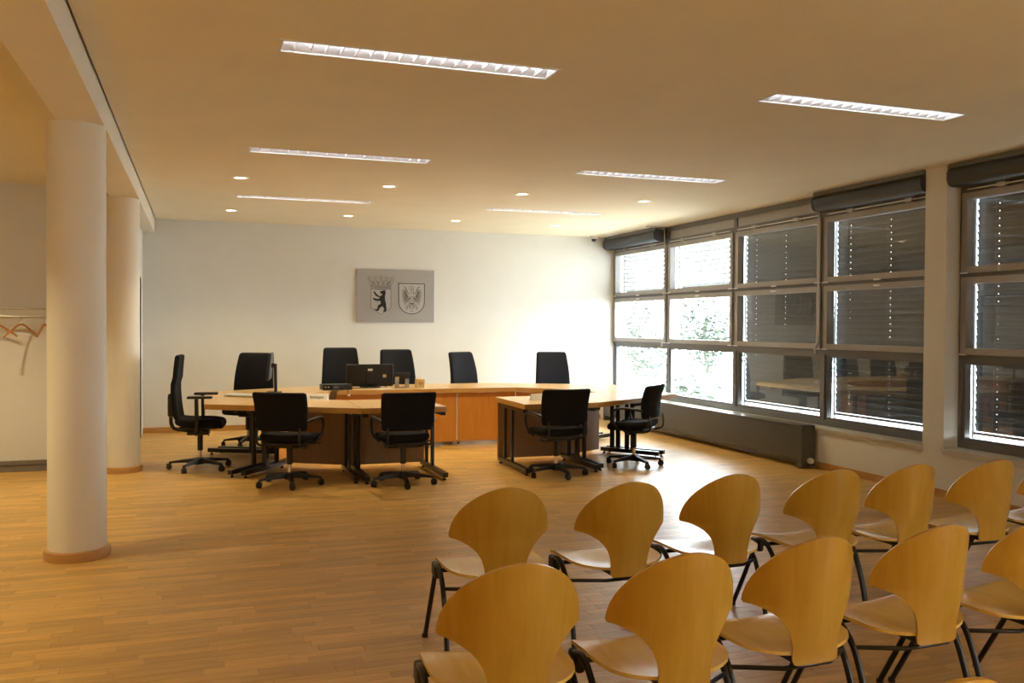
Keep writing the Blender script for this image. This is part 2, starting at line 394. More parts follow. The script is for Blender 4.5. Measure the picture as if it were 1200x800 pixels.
# ------------------------------------------------------------------ windows
MUL = [D, 12.21, 10.39, 8.58, 6.77]
def window(n, y0, y1, label):
    """y0 far end, y1 near end; frame plane at WG"""
    w = s_empty('window_%d' % n, label, 'window'); m = 0.035
    X0, X1 = WG - 0.03, WG + 0.07
    fr = MB().box(X0, X1, y1 + 0.0005, y1 + m, 0.46, HC).box(X0, X1, y0 - m, y0 - 0.0005, 0.46, HC)
    for a, b in ((0.46, 0.535), (1.29, 1.355), (2.085, 2.125), (2.88, 2.955), (3.075, HC)): fr.box(X0, X1, y1 + m, y0 - m, a, b)
    fr.build('frame', 'frame', w, smooth=False)
    MB().box(X0 + 0.02, X1 - 0.02, y1 + m, y0 - m, 2.955, 3.075).build('top_panel', 'sash', w, bevel=0.003, smooth=False)
    for k, (a, b, fw, tilt) in enumerate(((0.535, 1.29, 0.03, 0), (1.355, 2.085, 0.062, 1), (2.125, 2.88, 0.062, 1))):
        ya, yb = y1 + m, y0 - m; sx0, sx1 = (X0 - 0.022, X1 - 0.02) if tilt else (X0 + 0.02, X1 - 0.01)
        sm = MB().box(sx0, sx1, ya, ya + fw, a, b).box(sx0, sx1, yb - fw, yb, a, b).box(sx0, sx1, ya + fw, yb - fw, a, a + fw).box(sx0, sx1, ya + fw, yb - fw, b - fw, b)
        so = sm.build('sash', 'sash' if tilt else 'frame', w, bevel=0.002, smooth=False)
        MB().box(WG + 0.012, WG + 0.018, ya + fw, yb - fw, a + fw, b - fw).build('pane', 'glass', w, smooth=False)
        if tilt:
            yc = (ya + yb) / 2
            MB().box(sx0 - 0.02, sx0, yc - 0.045, yc + 0.045, b - 0.035 if k == 1 else a - 0.012, b - 0.018 if k == 1 else a + 0.004).build('latch', 'louver', so, smooth=False)
            for yy in (ya + 0.03, yb - 0.03):
                MB().box(sx0 - 0.012, sx0, yy - 0.05, yy + 0.05, a - 0.006, a + 0.008).build('hinge', 'louver', so, smooth=False)
    rod = MB().tube([(X0 - 0.045, y1 + 0.06, 2.905), (X0 - 0.045, y0 - 0.12, 2.905)], 0.006, 6)
    r = rod.build('opener_rod', 'louver', w)
    for yy in (y1 + 0.45, y0 - 0.5):
        MB().box(X0 - 0.06, X0, yy - 0.05, yy + 0.05, 2.885, 2.925).build('opener_bracket', 'steel', r, bevel=0.004, smooth=False)
    return w
wl = ['first window from the back wall, bright with raised blind', 'second window from the back wall, bright with raised blind', 'third window from the back wall with lowered grey blind',
      'fourth window beside the pillar with lowered grey blind', 'window at the right edge beyond the pillar']
wins = [window(i + 1, MUL[i], MUL[i + 1], wl[i]) for i in range(4)]
wins.append(window(5, 6.612, 4.66, wl[4])); wins.append(window(6, 4.66, 2.75, 'further window beyond the right edge'))
for i, (a, b) in enumerate(((2.5, 0.6), (0.6, -1.25), (-1.25, -3.2))): window(7 + i, a, b, 'added tall window beside the audience, %s beyond the right edge' % ('first', 'second', 'third')[i])  # unseen windows, added to let neutral daylight in from behind
# crank rods hanging at two mullions
for i, (yy, lab) in enumerate(((12.21, 'thin crank rod hanging between the two bright windows'), (8.58, 'thin crank rod hanging between the two dark windows near the pillar'))):
    t = thing('crank_rod', lab, 'crank rod', (WG - 0.10, yy, 0), group='window crank rods')
    path = [(-0.30, 0.03, 3.135), (-0.10, 0.01, 3.13), (-0.03, 0.0, 3.10), (0, 0, 3.0), (0, 0, 1.5)] if i == 0 else [(0.03, 0.0, 3.0), (0, 0, 2.95), (0, 0, 1.5)]
    MB().tube(catmull(path, 5), 0.009, 8).build('rod', 'steel', t)
    MB().tube(catmull([(0, 0, 1.5), (0, 0.0, 1.42), (-0.03, 0.0, 1.38), (-0.035, 0, 1.30)], 5), 0.012, 8).build('crank_handle', 'sash', t)

# outside venetian blinds
slat_me = {}
def blind(y0, y1, z0, z1, tilt, pitch, label):
    t = thing('venetian_blind', label, 'blind', (6.996, (y0 + y1) / 2, z0), group='outside venetian blinds')
    L = y0 - y1; n = int((z1 - z0) / pitch)
    key = round(L, 3)
    if key not in slat_me:
        mb = MB(); prof = [(-0.040, -0.004), (-0.037, 0.001), (-0.02, 0.003), (-0.003, 0.004), (0.003, 0.004), (0.02, 0.003), (0.037, 0.001), (0.040, -0.004)]
        cuts = [-L / 2] + [-L / 2 + L * f + e for f in (0.13, 0.5, 0.87) for e in (-0.003, 0.003)] + [L / 2]
        for i in range(7):
            for j in range(7):
                if i == 3 and j % 2 == 1: continue          # punched cord hole
                (xa, za), (xb, zb) = prof[i], prof[i + 1]; ya, yb = cuts[j], cuts[j + 1]
                for dz, flip in ((0.0006, 0), (-0.0006, 1)):
                    q = [(xa, ya, za + dz), (xb, ya, zb + dz), (xb, yb, zb + dz), (xa, yb, za + dz)]; mb.add(q[::-1] if flip else q, [(0, 1, 2, 3)])
        slat_me[key] = mb.mesh('slat', 'slat')
    for i in range(n):
        inst('slat', slat_me[key], t, (0, 0, 0.03 + (i + 0.5) * pitch), (0, tilt, 0))
    MB().box(-0.05, 0.03, -L / 2 - 0.04, L / 2 + 0.04, z1 - z0, z1 - z0 + 0.06).build('head_rail', 'frame', t, smooth=False)
    MB().box(-0.03, 0.03, -L / 2, L / 2, -0.005, 0.02).build('bottom_rail', 'slat', t, smooth=False)
    for f in (0.13, 0.5, 0.87):
        MB().tube([(-0.042, -L / 2 + L * f, 0.02), (-0.042, -L / 2 + L * f, z1 - z0)], 0.0015, 5).build('ladder_cord', 'frame', t)
    for sg in (-1, 1):
        MB().box(-0.012, 0.012, sg * (L / 2 + 0.02) - 0.008, sg * (L / 2 + 0.02) + 0.008, 0.47 - z0, z1 - z0).build('guide_rail', 'frame', t, smooth=False)
blind(MUL[0] - 0.12, MUL[1] + 0.1, 2.16, 3.0, 0.46, 0.072, 'half-raised blind with open slats outside the window nearest the back wall')
blind(MUL[1] - 0.1, MUL[2] + 0.1, 2.16, 3.0, 0.46, 0.072, 'half-raised blind with open slats outside the second window')
blind(MUL[2] - 0.06, MUL[3] + 0.06, 0.60, 3.0, 1.36, 0.070, 'lowered closed grey blind outside the third window')
blind(MUL[3] - 0.06, MUL[4] + 0.06, 0.60, 3.0, 1.36, 0.070, 'lowered closed grey blind outside the window left of the pillar')
blind(6.545, 4.71, 0.60, 3.0, 1.36, 0.070, 'lowered closed grey blind outside the window right of the pillar')
blind(4.61, 2.85, 0.60, 3.0, 1.36, 0.070, 'lowered closed grey blind outside the window just off the right edge')
blind(2.39, 0.66, 0.60, 3.0, 1.36, 0.070, 'lowered closed grey blind outside the added window beside the audience rows')  # unseen blinds, lowered to cut the daylight of the added windows
blind(0.54, -1.19, 0.60, 3.0, 1.36, 0.070, 'lowered closed grey blind outside the added window level with the viewer')

def cassette(y0, y1, label):
    t = thing('blind_cassette', label, 'blind box', (6.86, (y0 + y1) / 2, 2.93), group='inside blind boxes')
    prof = [(-0.01, 0.17), (-0.2, 0.17), (-0.235, 0.13), (-0.235, 0.06), (-0.215, 0.02), (-0.18, 0.0), (-0.08, 0.0), (-0.01, 0.03)]
    L = y0 - y1; n = len(prof)
    for nm, a, b, mt, k in (('cassette_body', -L / 2 + 0.02, L / 2 - 0.02, 'cassette', 1.0), ('end_cap', -L / 2, -L / 2 + 0.02, 'blue', 1.03), ('end_cap', L / 2 - 0.02, L / 2, 'blue', 1.03)):
        vs = [(x * k, a, z) for x, z in prof] + [(x * k, b, z) for x, z in prof]
        MB().add(vs, [tuple(range(n)), tuple(range(n, 2 * n))[::-1]] + [((i + 1) % n, i, n + i, n + (i + 1) % n) for i in range(n)]).build(nm, mt, t)
    MB().box(-0.21, -0.01, -L / 2, L / 2, 0.17, 0.214).build('mounting_rail', 'frame', t, smooth=False)
cassette(D - 0.02, 12.26, 'grey blind box in the corner by the back wall')
cassette(8.52, 6.878, 'dark blind box above the window left of the pillar')
cassette(6.56, 4.7, 'dark blind box above the window right of the pillar')

# radiator along the window wall
rt = thing('radiator', 'long low grey radiator under the windows', 'radiator', (6.55, 8.43, 0))
L = 5.2
MB().box(-0.09, -0.07, 0.05, L, 0.10, 0.49).build('front_panel', 'radiator', rt, bevel=0.004, smooth=False)
MB().box(-0.092, 0.09, 0, 0.05, 0.02, 0.49).build('end_plate', 'radiator', rt, bevel=0.006, smooth=False)
MB().box(-0.092, -0.07, 0.05, 0.11, 0.02, 0.10).build('foot', 'radiator', rt, smooth=False)
MB().box(-0.092, 0.09, L, L + 0.05, 0.02, 0.49).build('end_plate', 'radiator', rt, bevel=0.006, smooth=False)
MB().box(-0.03, 0.09, 0.06, L, 0.12, 0.47).build('fin_block', 'cassette', rt, smooth=False)
g = MB().box(-0.09, -0.08, 0.05, L, 0.478, 0.492).box(0.075, 0.09, 0.05, L, 0.478, 0.492)
for k in range(6): g.box(-0.075 + k * 0.025, -0.066 + k * 0.025, 0.05, L, 0.478, 0.49)
g.build('top_grille', 'steel', rt, smooth=False)
v = MB().lathe([(0.0, 0), (0.03, 0), (0.034, 0.01), (0.034, 0.04), (0.026, 0.062), (0.0, 0.066)], 14, axis='y')
v.v = [(x + 0.01, -y - 0.002, z + 0.09) for x, y, z in v.v]; v.build('thermostat_knob', 'white', rt, weld=True)
MB().tube([(0.01, 0.0, 0.09), (0.01, -0.03, 0.09)], 0.012, 8).build('valve_stub', 'chrome', rt)

# ------------------------------------------------------------------ ceiling lights
def troffer(x0, x1, y0, y1, label):
    t = thing('louvre_light', label, 'ceiling light', ((x0 + x1) / 2, (y0 + y1) / 2, HC), group='recessed louvre lights')
    hx, hy = (x1 - x0) / 2, (y1 - y0) / 2; f = 0.012
    MB().box(-hx - f, hx + f, -hy - f, -hy + 0.008, -0.004, 0.004).box(-hx - f, hx + f, hy - 0.008, hy + f, -0.004, 0.004).box(-hx - f, -hx + 0.008, -hy, hy, -0.004, 0.004).box(hx - 0.008, hx + f, -hy, hy, -0.004, 0.004).build('rim', 'white', t, smooth=False)
    MB().box(-hx, hx, -hy, hy, 0.082, 0.09).box(-hx, hx, -hy, -hy + 0.004, 0.004, 0.082).box(-hx, hx, hy - 0.004, hy, 0.004, 0.082).box(-hx, -hx + 0.004, -hy, hy, 0.004, 0.082).box(hx - 0.004, hx, -hy, hy, 0.004, 0.082).build('housing', 'louver', t, smooth=False)
    MB().tube([(-hx + 0.04, 0, 0.06), (hx - 0.04, 0, 0.06)], 0.013, 10).build('lamp_tube', 'tube_lamp', t)
    sd = MB()
    for sg in (-1, 1):
        sd.add([(-hx + 0.006, sg * (hy - 0.006), 0.002), (hx - 0.006, sg * (hy - 0.006), 0.002), (hx - 0.006, sg * 0.035, 0.06), (-hx + 0.006, sg * 0.035, 0.06)], [(0, 1, 2, 3)] if sg > 0 else [(3, 2, 1, 0)])
    sd.build('reflector', 'louver', t, smooth=False)
    me = MB().add([(-0.002, -hy + 0.008, 0.0), (0.002, -hy + 0.008, 0.0), (0.002, hy - 0.008, 0.0), (-0.002, hy - 0.008, 0.0),
                   (-0.006, -0.036, 0.042), (0.006, -0.036, 0.042), (0.006, 0.036, 0.042), (-0.006, 0.036, 0.042)],
                  [(0, 3, 2, 1), (4, 5, 6, 7), (0, 1, 5, 4), (1, 2, 6, 5), (2, 3, 7, 6), (3, 0, 4, 7)]).mesh('louvre_blade', 'louver', smooth=False)
    n = 19
    for k in range(1, n): inst('louvre_blade', me, t, (-hx + 2 * hx * k / n, 0, 0.003))
rows_ = ['front row', 'middle row', 'row nearest the back wall']
for i, (x0, x1) in enumerate(LX):
    for j, (y0, y1) in enumerate(LYs):
        troffer(x0, x1, y0, y1, 'long recessed louvre light, %s, %s' % (rows_[j], ('column side', 'window side')[i]))

def downlight(x, y, z, label, watts=DOWNLIGHT_W):
    t = thing('downlight', label, 'ceiling light', (x, y, z), group='small round downlights')
    MB().lathe([(0.062, 0.012), (0.062, -0.004), (0.068, -0.007), (0.088, -0.006), (0.09, 0.0)], 24).build('trim_ring', 'white', t)
    MB().lathe([(0.0, -0.002), (0.061, -0.002), (0.061, 0.004), (0.0, 0.004)], 20).build('lens', 'lens', t, weld=True)
    ld = bpy.data.lights.new('downlight_lamp', 'SPOT'); ld.energy = watts; ld.color = (1.0, 0.83, 0.45); ld.spot_size = 1.9; ld.spot_blend = 0.8; ld.shadow_soft_size = 0.06
    lo = bpy.data.objects.new('downlight_lamp', ld); col.objects.link(lo); lo.parent = t; lo.location = (0, 0, -0.012)
DX = [0.42, 2.0, 3.575, 5.17]; ordn = ['first', 'second', 'third', 'fourth']
for j, yy in enumerate((9.83, 12.68)):
    for i, xx in enumerate(DX):
        downlight(xx, yy, HC, 'small warm downlight, %s from the left in the %s row' % (ordn[i], ('nearer', 'far')[j]))

for i, xx in enumerate(DX): downlight(xx, -1.0, HC, 'added warm downlight behind the audience, %s from the left' % ordn[i], 165)  # unseen lamps, added to warm and brighten the near room
for i, yy in enumerate((9.3, 6.4, 3.4, 0.4)): downlight(-2.3, yy, HL, 'unseen warm downlight in the side aisle, %s from the coat rail' % ordn[i], 150)  # first read off the hanger shadows, the rest added for warm light

# ------------------------------------------------------------------ audience chairs
def lerp_tab(tab, v):
    for (a, wa), (b, wb) in zip(tab, tab[1:]):
        if v <= b: return wa + (wb - wa) * (v - a) / (b - a)
    return tab[-1][1]
def back_mesh():
    vs = [0.0006, 0.004, 0.010, 0.018, 0.030, 0.045, 0.065, 0.09, 0.12, 0.15, 0.18, 0.21, 0.228, 0.238, 0.2425, 0.246, 0.251, 0.258, 0.268, 0.283, 0.305, 0.335, 0.37, 0.40, 0.43, 0.448, 0.457, 0.461]
    neck = [(0.246, 0.229), (0.251, 0.212), (0.258, 0.192), (0.268, 0.172), (0.283, 0.150), (0.305, 0.129), (0.335, 0.111), (0.37, 0.100), (0.40, 0.095), (0.43, 0.096), (0.448, 0.095), (0.457, 0.089), (0.461, 0.078)]
    def w(v):
        if v < 0.2425: return 0.241 * math.sqrt(max(0, 1 - ((0.24 - min(v, 0.24)) / 0.24) ** 2.0)) ** 1.06 * (1 if v < 0.235 else 1)
        if v < 0.2461: return 0.238
        return lerp_tab(neck, v)
    K = 16; rows = []
    for v in vs:
        z = 0.865 - v * 1.01; yc = -0.185 + 0.055 * min(1, v / 0.42) ** 1.2
        k = 2.3 * min(1, max(0.25, 1 - (v - 0.25) / 0.25))
        rows.append([(w(v) * u, yc + k * (w(v) * u) ** 2, z) for u in [math.sin(PI / 2 * (2 * j / (K - 1) - 1)) * 0.5 + 0.5 * (2 * j / (K - 1) - 1) for j in range(K)]])
    def nrm(i, j):
        x = rows[i][j][0]; return Vector((-3.8 * x, 1, 0.14)).normalized()
    return MB().sheet(rows, 0.013, nrm)
def seat_mesh():
    tab = [(-0.120, 0.05), (-0.117, 0.09), (-0.108, 0.130), (-0.09, 0.172), (-0.065, 0.206), (-0.03, 0.231), (0.02, 0.243), (0.08, 0.247), (0.16, 0.247), (0.24, 0.244), (0.275, 0.238), (0.292, 0.228), (0.30, 0.212)]
    K = 11; rows = []
    for yv, w in tab:
        r = []
        for j in range(K):
            u = 2 * j / (K - 1) - 1; x = w * u
            z = 0.44 + 0.016 * (x / 0.24) ** 2 - 0.018 * max(0, (yv - 0.17) / 0.13) ** 2 - 0.012 * math.exp(-((yv + 0.0) / 0.12) ** 2) * (1 - (x / 0.25) ** 2)
            r.append((x, yv, z))
        rows.append(r)
    return MB().sheet(rows, 0.013, lambda i, j: (0, 0, 1))
ch = thing('audience_chair', 'x', 'chair')
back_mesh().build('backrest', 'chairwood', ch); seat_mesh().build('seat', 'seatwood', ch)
for sg in (-1, 1):
    MB().tube(catmull([(sg * 0.252, 0.24, 0.412), (sg * 0.254, 0.19, 0.434), (sg * 0.255, 0.13, 0.440), (sg * 0.256, 0.075, 0.41), (sg * 0.257, 0.02, 0.345), (sg * 0.258, -0.035, 0.21), (sg * 0.259, -0.065, 0.10), (sg * 0.260, -0.085, 0.012)], 5), 0.0125, 10).build('rear_leg', 'tube', ch)
    MB().tube([(sg * 0.252, 0.20, 0.415), (sg * 0.254, 0.30, 0.23), (sg * 0.256, 0.425, 0.012)], 0.0125, 10).build('front_leg', 'tube', ch)
    MB().cushion(0.018, 0.045, 0.035, 0.014, 2, c=(sg * 0.25, 0.2, 0.405)).build('leg_joint', 'plastic', ch)
    for yy in (-0.086, 0.426):
        MB().lathe([(0.0, 0), (0.016, 0.0), (0.016, 0.018), (0.0, 0.018)], 10, c=(sg * 0.257, yy, 0)).build('foot_cap', 'plastic', ch, weld=True)
MB().tube([(-0.257, 0.03, 0.36), (-0.1, -0.085, 0.375), (0.1, -0.085, 0.375), (0.257, 0.03, 0.36)], 0.009, 8).build('rear_cross_bar', 'tube', ch)
MB().tube([(-0.25, 0.2, 0.40), (0.25, 0.2, 0.40)], 0.011, 8).build('front_cross_bar', 'tube', ch)
MB().box(-0.08, 0.08, -0.10, 0.22, 0.398, 0.424).build('seat_bracket', 'plastic', ch, bevel=0.006, smooth=False)
spots = []
R2 = [1.344, 1.955, 2.553, 3.16, 3.705, 4.26, 4.85]; R1 = [0.96, 1.527, 2.085, 2.66, 3.235]; R0 = [1.50]
o7 = ['first', 'second', 'third', 'fourth', 'fifth', 'sixth', 'seventh']
for i, x in enumerate(R2): spots.append((x, 3.985 + (0.03, -0.01, 0.03, -0.01, 0.02, 0.0, 0.05)[i], (-0.03, 0.02, 0.015, -0.02, 0.02, 0.0, 0.03)[i], 'fan-backed beech chair, %s from the left in the row nearer the bench' % o7[i]))
for i, x in enumerate(R1): spots.append((x, 2.765 + (0.0, -0.05, 0.0, 0.02, 0.03)[i], (-0.05, -0.01, 0.02, 0.03, 0.03)[i], 'fan-backed beech chair, %s from the left in the large front row' % o7[i]))
spots.append((1.52, 1.62, 0.0, 'fan-backed beech chair of which only the top edge shows at the bottom'))
for i, (x, yy, rz, lab) in enumerate(spots):
    c = ch if i == 0 else copy_tree(ch)
    c.location = (x, yy, 0); c.rotation_euler = (0, 0, rz); tag(c, lab, 'chair', 'fan-backed audience chairs')

# ------------------------------------------------------------------ office chairs
def star_base(t, r=0.31, rot=0.0, hub_z=0.10, polished=False):
    b = MB().lathe([(0.0, 0.06), (0.045, 0.06), (0.05, 0.09), (0.04, 0.13), (0.0, 0.13)], 16)
    for k in range(5):
        a = rot + 2 * PI * k / 5; d = Vector((math.cos(a), math.sin(a), 0)); s = Vector((-d.y, d.x, 0))
        vs = []
        for rr, w, z0, z1 in ((0.03, 0.030, 0.075, 0.125), (r * 0.6, 0.024, 0.075, 0.108), (r, 0.018, 0.068, 0.088)):
            p = d * rr; vs += [p - s * w + Vector((0, 0, z0)), p + s * w + Vector((0, 0, z0)), p + s * w * 0.7 + Vector((0, 0, z1)), p - s * w * 0.7 + Vector((0, 0, z1))]
        fs = [(0, 3, 2, 1), (8, 9, 10, 11)]
        for q in (0, 4):
            for e in range(4): fs.append((q + e, q + (e + 1) % 4, q + 4 + (e + 1) % 4, q + 4 + e))
        b.add(vs, fs)
    base = b.build('star_base', 'plastic', t, weld=True)
    cm = MB().lathe([(0.0, -0.024), (0.026, -0.024), (0.030, -0.016), (0.030, -0.006), (0.022, -0.004), (0.022, 0.004), (0.030, 0.006), (0.030, 0.016), (0.026, 0.024), (0.0, 0.024)], 16, c=(0, 0, 0.030), axis='x')
    cm.box(-0.010, 0.010, -0.028, 0.022, 0.045, 0.068); cm = cm.mesh('caster', 'plastic')
    for k in range(5):
        a = rot + 2 * PI * k / 5
        inst('caster', cm, base, (r * math.cos(a), r * math.sin(a), 0), (0, 0, a + 0.6 * k))
    MB().lathe([(0.0, 0.12), (0.018, 0.12), (0.018, 0.22), (0.0, 0.22)], 14).build('piston', 'chrome', t, weld=True)
    MB().lathe([(0.0, 0.21), (0.03, 0.21), (0.03, 0.40), (0.0, 0.40)], 16).build('lift_sleeve', 'plastic', t, weld=True)
    MB().box(-0.09, 0.09, -0.13, 0.10, 0.385, 0.435).build('tilt_mechanism', 'plastic', t, bevel=0.012)

def seat_cushion(t, w=0.50, d=0.47, z=0.475, h=0.08):
    def fn(p):
        x, yv, zz = p
        return (x * (1 - 0.12 * max(0, -yv / 0.24)), yv, zz + z - 0.03 * max(0, yv / (d / 2)) ** 3 + 0.012 * (x / (w / 2)) ** 2 + 0.025 * max(0, -yv / (d / 2)) ** 3)
    MB().cushion(w / 2, d / 2, h / 2, 0.038, 7, fn, c=(0, 0.01, 0)).build('seat', 'fabric', t)
    MB().cushion(w / 2 - 0.05, d / 2 - 0.05, 0.014, 0.012, 3, c=(0, 0.0, z - h / 2 - 0.004)).build('seat_pan', 'plastic', t)

def low_chair(loc, rz, label, brot=0.3, broty=0):
    t = thing('conference_chair', label, 'chair', loc, rz, 'low-backed black swivel chairs')
    star_base(t, 0.315, brot - rz); seat_cushion(t)
    def bf(p):
        x, yv, zz = p; k = (zz + 0.19) / 0.38
        return (x * (0.96 + 0.05 * k), -0.245 + yv - 0.05 * k + 0.55 * x * x + 0.03 * math.sin(k * PI), zz + 0.755)
    MB().cushion(0.275, 0.032, 0.19, 0.030, 8, bf).build('backrest', 'fabric', t)
    for sg in (-1, 1):
        MB().tube(catmull([(sg * 0.17, 0.08, 0.425), (sg * 0.2, -0.1, 0.41), (sg * 0.215, -0.24, 0.43), (sg * 0.22, -0.275, 0.49), (sg * 0.22, -0.265, 0.60)], 5), 0.012, 8).build('back_strut', 'tube', t)
        MB().tube(catmull([(sg * 0.26, -0.20, 0.655), (sg * 0.29, -0.12, 0.675), (sg * 0.295, 0.05, 0.68), (sg * 0.295, 0.13, 0.655), (sg * 0.29, 0.165, 0.58), (sg * 0.275, 0.13, 0.49), (sg * 0.22, 0.09, 0.425)], 5), 0.015, 10).build('armrest', 'plastic', t)
    MB().tube(catmull([(-0.2, -0.05, 0.40), (-0.15, 0.02, 0.375), (0.15, 0.02, 0.375), (0.2, -0.05, 0.40)], 5), 0.012, 8).build('cross_tube', 'tube', t)
    MB().bar((0.20, 0.02, 0.42), (0.31, 0.06, 0.425), 0.03, 0.016).build('height_lever', 'plastic', t, bevel=0.004)
    return t
low_chair((0.86, 9.12, 0), -0.50, 'black swivel chair with low back at the left, before the angled desk', -PI / 2)
low_chair((1.95, 8.83, 0), 0.02, 'black swivel chair with low back left of the central gap', -PI / 2 - 0.08)
low_chair((3.63, 8.86, 0), 0.06, 'black swivel chair with low back right of the central gap', -PI / 2 + 0.02)
low_chair((4.74, 9.21, 0), 0.74, 'black swivel chair seen from the side, nearest the windows', -PI / 2 + 0.03)

def high_chair(loc, rz, label, top=1.22, w=0.27):
    t = thing('judge_chair', label, 'chair', loc, rz, 'high-backed black chairs behind the bench')
    star_base(t, 0.31, 0.4); seat_cushion(t, 0.52, 0.48)
    h = (top - 0.52) / 2; zc = (top + 0.52) / 2
    def bf(p):
        x, yv, zz = p; k = (zz + h) / (2 * h)
        return (x * (1.06 - 0.17 * k ** 2), -0.23 + yv - 0.10 * k + 0.5 * x * x + 0.045 * math.sin(k * PI), zz + zc)
    MB().cushion(w, 0.04, h, 0.036, 9, bf).build('backrest', 'fabric', t)
    MB().bar((0, -0.10, 0.41), (0, -0.27, 0.44), 0.07, 0.025).bar((0, -0.27, 0.43), (0, -0.285, 0.72), 0.07, 0.02).build('back_bracket', 'plastic', t)
    for sg in (-1, 1):
        MB().bar((sg * 0.22, 0.0, 0.42), (sg * 0.29, 0.0, 0.43), 0.05, 0.02).bar((sg * 0.29, 0.0, 0.42), (sg * 0.295, 0.0, 0.645), 0.05, 0.025).build('arm_post', 'plastic', t)
        MB().cushion(0.04, 0.12, 0.014, 0.012, 3, c=(sg * 0.295, 0.02, 0.655)).build('arm_pad', 'plastic', t)
    return t
high_chair((0.62, 12.28, 0), PI - 0.45, 'high-backed black chair behind the left monitor', 1.22, 0.265)
high_chair((1.97, 12.92, 0), PI, 'high-backed black chair left of the two behind the central monitor', 1.27)
high_chair((2.84, 12.95, 0), PI + 0.12, 'high-backed black chair right of the two behind the central monitor', 1.24)
high_chair((3.92, 12.92, 0), PI + 0.42, 'high-backed black chair turned slightly, between the pair and the last one', 1.20, 0.25)
high_chair((5.20, 12.72, 0), PI - 0.12, 'high-backed black chair nearest the windows behind the bench', 1.20, 0.265)

# side chair with adjustable arms at the left end
t = thing('task_chair', 'black task chair with tall back seen from the side at far left', 'chair', (0.02, 10.42, 0), -PI / 2 - 0.12)
star_base(t, 0.33, 0.85); seat_cushion(t, 0.50, 0.50, 0.52, 0.085)
def bf(p):
    x, yv, zz = p; k = (zz + 0.35) / 0.70
    return (x * (1.0 - 0.18 * k ** 3), -0.215 + yv - 0.02 * k - 0.045 * math.sin(k * PI * 1.1) * (1 if k < 0.6 else 0.6) + 0.35 * x * x - 0.05 * max(0, 0.35 - k), zz + 0.915)
MB().cushion(0.235, 0.026, 0.35, 0.024, 9, bf).build('backrest', 'fabric', t)
MB().cushion(0.16, 0.035, 0.13, 0.03, 4, lambda p: (p.x, p.y - 0.285, p.z + 0.72)).build('lumbar_shell', 'plastic', t)
MB().tube(catmull([(0, -0.02, 0.42), (0, -0.18, 0.435), (0, -0.27, 0.455), (0, -0.305, 0.53), (0, -0.295, 0.66)], 5), 0.02, 10).build('back_bar', 'plastic', t)
for sg in (-1, 1):
    MB().bar((sg * 0.2, 0.0, 0.45), (sg * 0.285, 0.0, 0.46), 0.07, 0.022).bar((sg * 0.29, 0.0, 0.45), (sg * 0.29, -0.005, 0.80), 0.085, 0.03).build('arm_post', 'plastic', t)
    MB().cushion(0.045, 0.13, 0.014, 0.012, 4, c=(sg * 0.29, 0.03, 0.815)).build('arm_pad', 'plastic', t)
MB().tube([(0.2, 0.08, 0.44), (0.25, 0.12, 0.40)], 0.007, 6).tube([(0.1, 0.0, 0.41), (0.24, -0.02, 0.40)], 0.007, 6).build('levers', 'plastic', t)

# ------------------------------------------------------------------ desks (horseshoe of separate units)
ZT = 0.762; TH = 0.056
def desk(label, poly, legs, panels, panel_mat='modesty', group='light beech bench desks'):
    cx = sum(p[0] for p in poly) / len(poly); cy = sum(p[1] for p in poly) / len(poly)
    t = thing('bench_desk', label, 'desk', (cx, cy, 0), 0, group)
    rel = lambda p: Vector((p[0] - cx, p[1] - cy, 0))
    P = [tuple(rel(p)[:2]) for p in poly]
    n = len(P); c0 = Vector((0, 0))
    Q = [(x * (1 - 0.0015), y * (1 - 0.0015)) for x, y in P]
    MB().prism(Q, ZT - TH, ZT - 0.002).build('edge_band', 'edge', t, smooth=False)
    MB().prism([(x * 0.997, y * 0.997) for x, y in Q], ZT - 0.0025, ZT).build('top', 'beech', t, smooth=False)
    for a, b in legs:            # a inner end, b outer end of the foot
        a, b = rel(a), rel(b); d = (b - a).normalized(); Lg = (b - a).length
        lg = MB().bar(a + Vector((0, 0, 0.055)), b + Vector((0, 0, 0.055)), 0.055, 0.05)
        for f in (0.16, 0.42):
            p = a + d * Lg * f; q = p + d * 0.055
            lg.bar(p + Vector((0, 0, 0.375)), q + Vector((0, 0, 0.375)), 0.03, 0.60)
        lg.bar(a + d * 0.08 + Vector((0, 0, 0.685)), b - d * 0.1 + Vector((0, 0, 0.685)), 0.05, 0.04)
        lo = lg.build('leg_frame', 'tube', t, bevel=0.004, smooth=False)
        for p in (a + d * 0.04, b - d * 0.04):
            MB().lathe([(0, 0), (0.02, 0.0), (0.02, 0.012), (0.008, 0.016), (0.008, 0.032), (0, 0.032)], 12, c=(p.x, p.y, 0)).build('foot_pad', 'plastic', lo, weld=True)
    for a, b, z0 in panels:
        a, b = rel(a), rel(b); zc = (z0 + ZT - TH - 0.006) / 2; hh = ZT - TH - 0.006 - z0
        MB().bar(a + Vector((0, 0, zc)), b + Vector((0, 0, zc)), 0.018, hh).build('modesty_panel', panel_mat, t, bevel=0.002, smooth=False)
    return t
AX = 2.87
mir = lambda p: (2 * AX - p[0], p[1])
def both(labR, labL, poly, legs, panels, pm='modesty'):
    desk(labR, poly, legs, panels, pm)
    desk(labL, [mir(p) for p in poly], [(mir(a), mir(b)) for a, b in legs], [(mir(a), mir(b), z) for a, b, z in panels], pm)
both('short straight beech desk right of the central gap, nearest the audience', 'short straight beech desk left of the central gap, nearest the audience',
     [(3.30, 8.955), (4.178, 8.965), (4.178, 10.02), (3.32, 10.02)], [((3.335, 9.88), (3.325, 8.90)), ((4.135, 9.88), (4.135, 8.90))], [((3.312, 9.90), (4.172, 9.90), 0.05)])
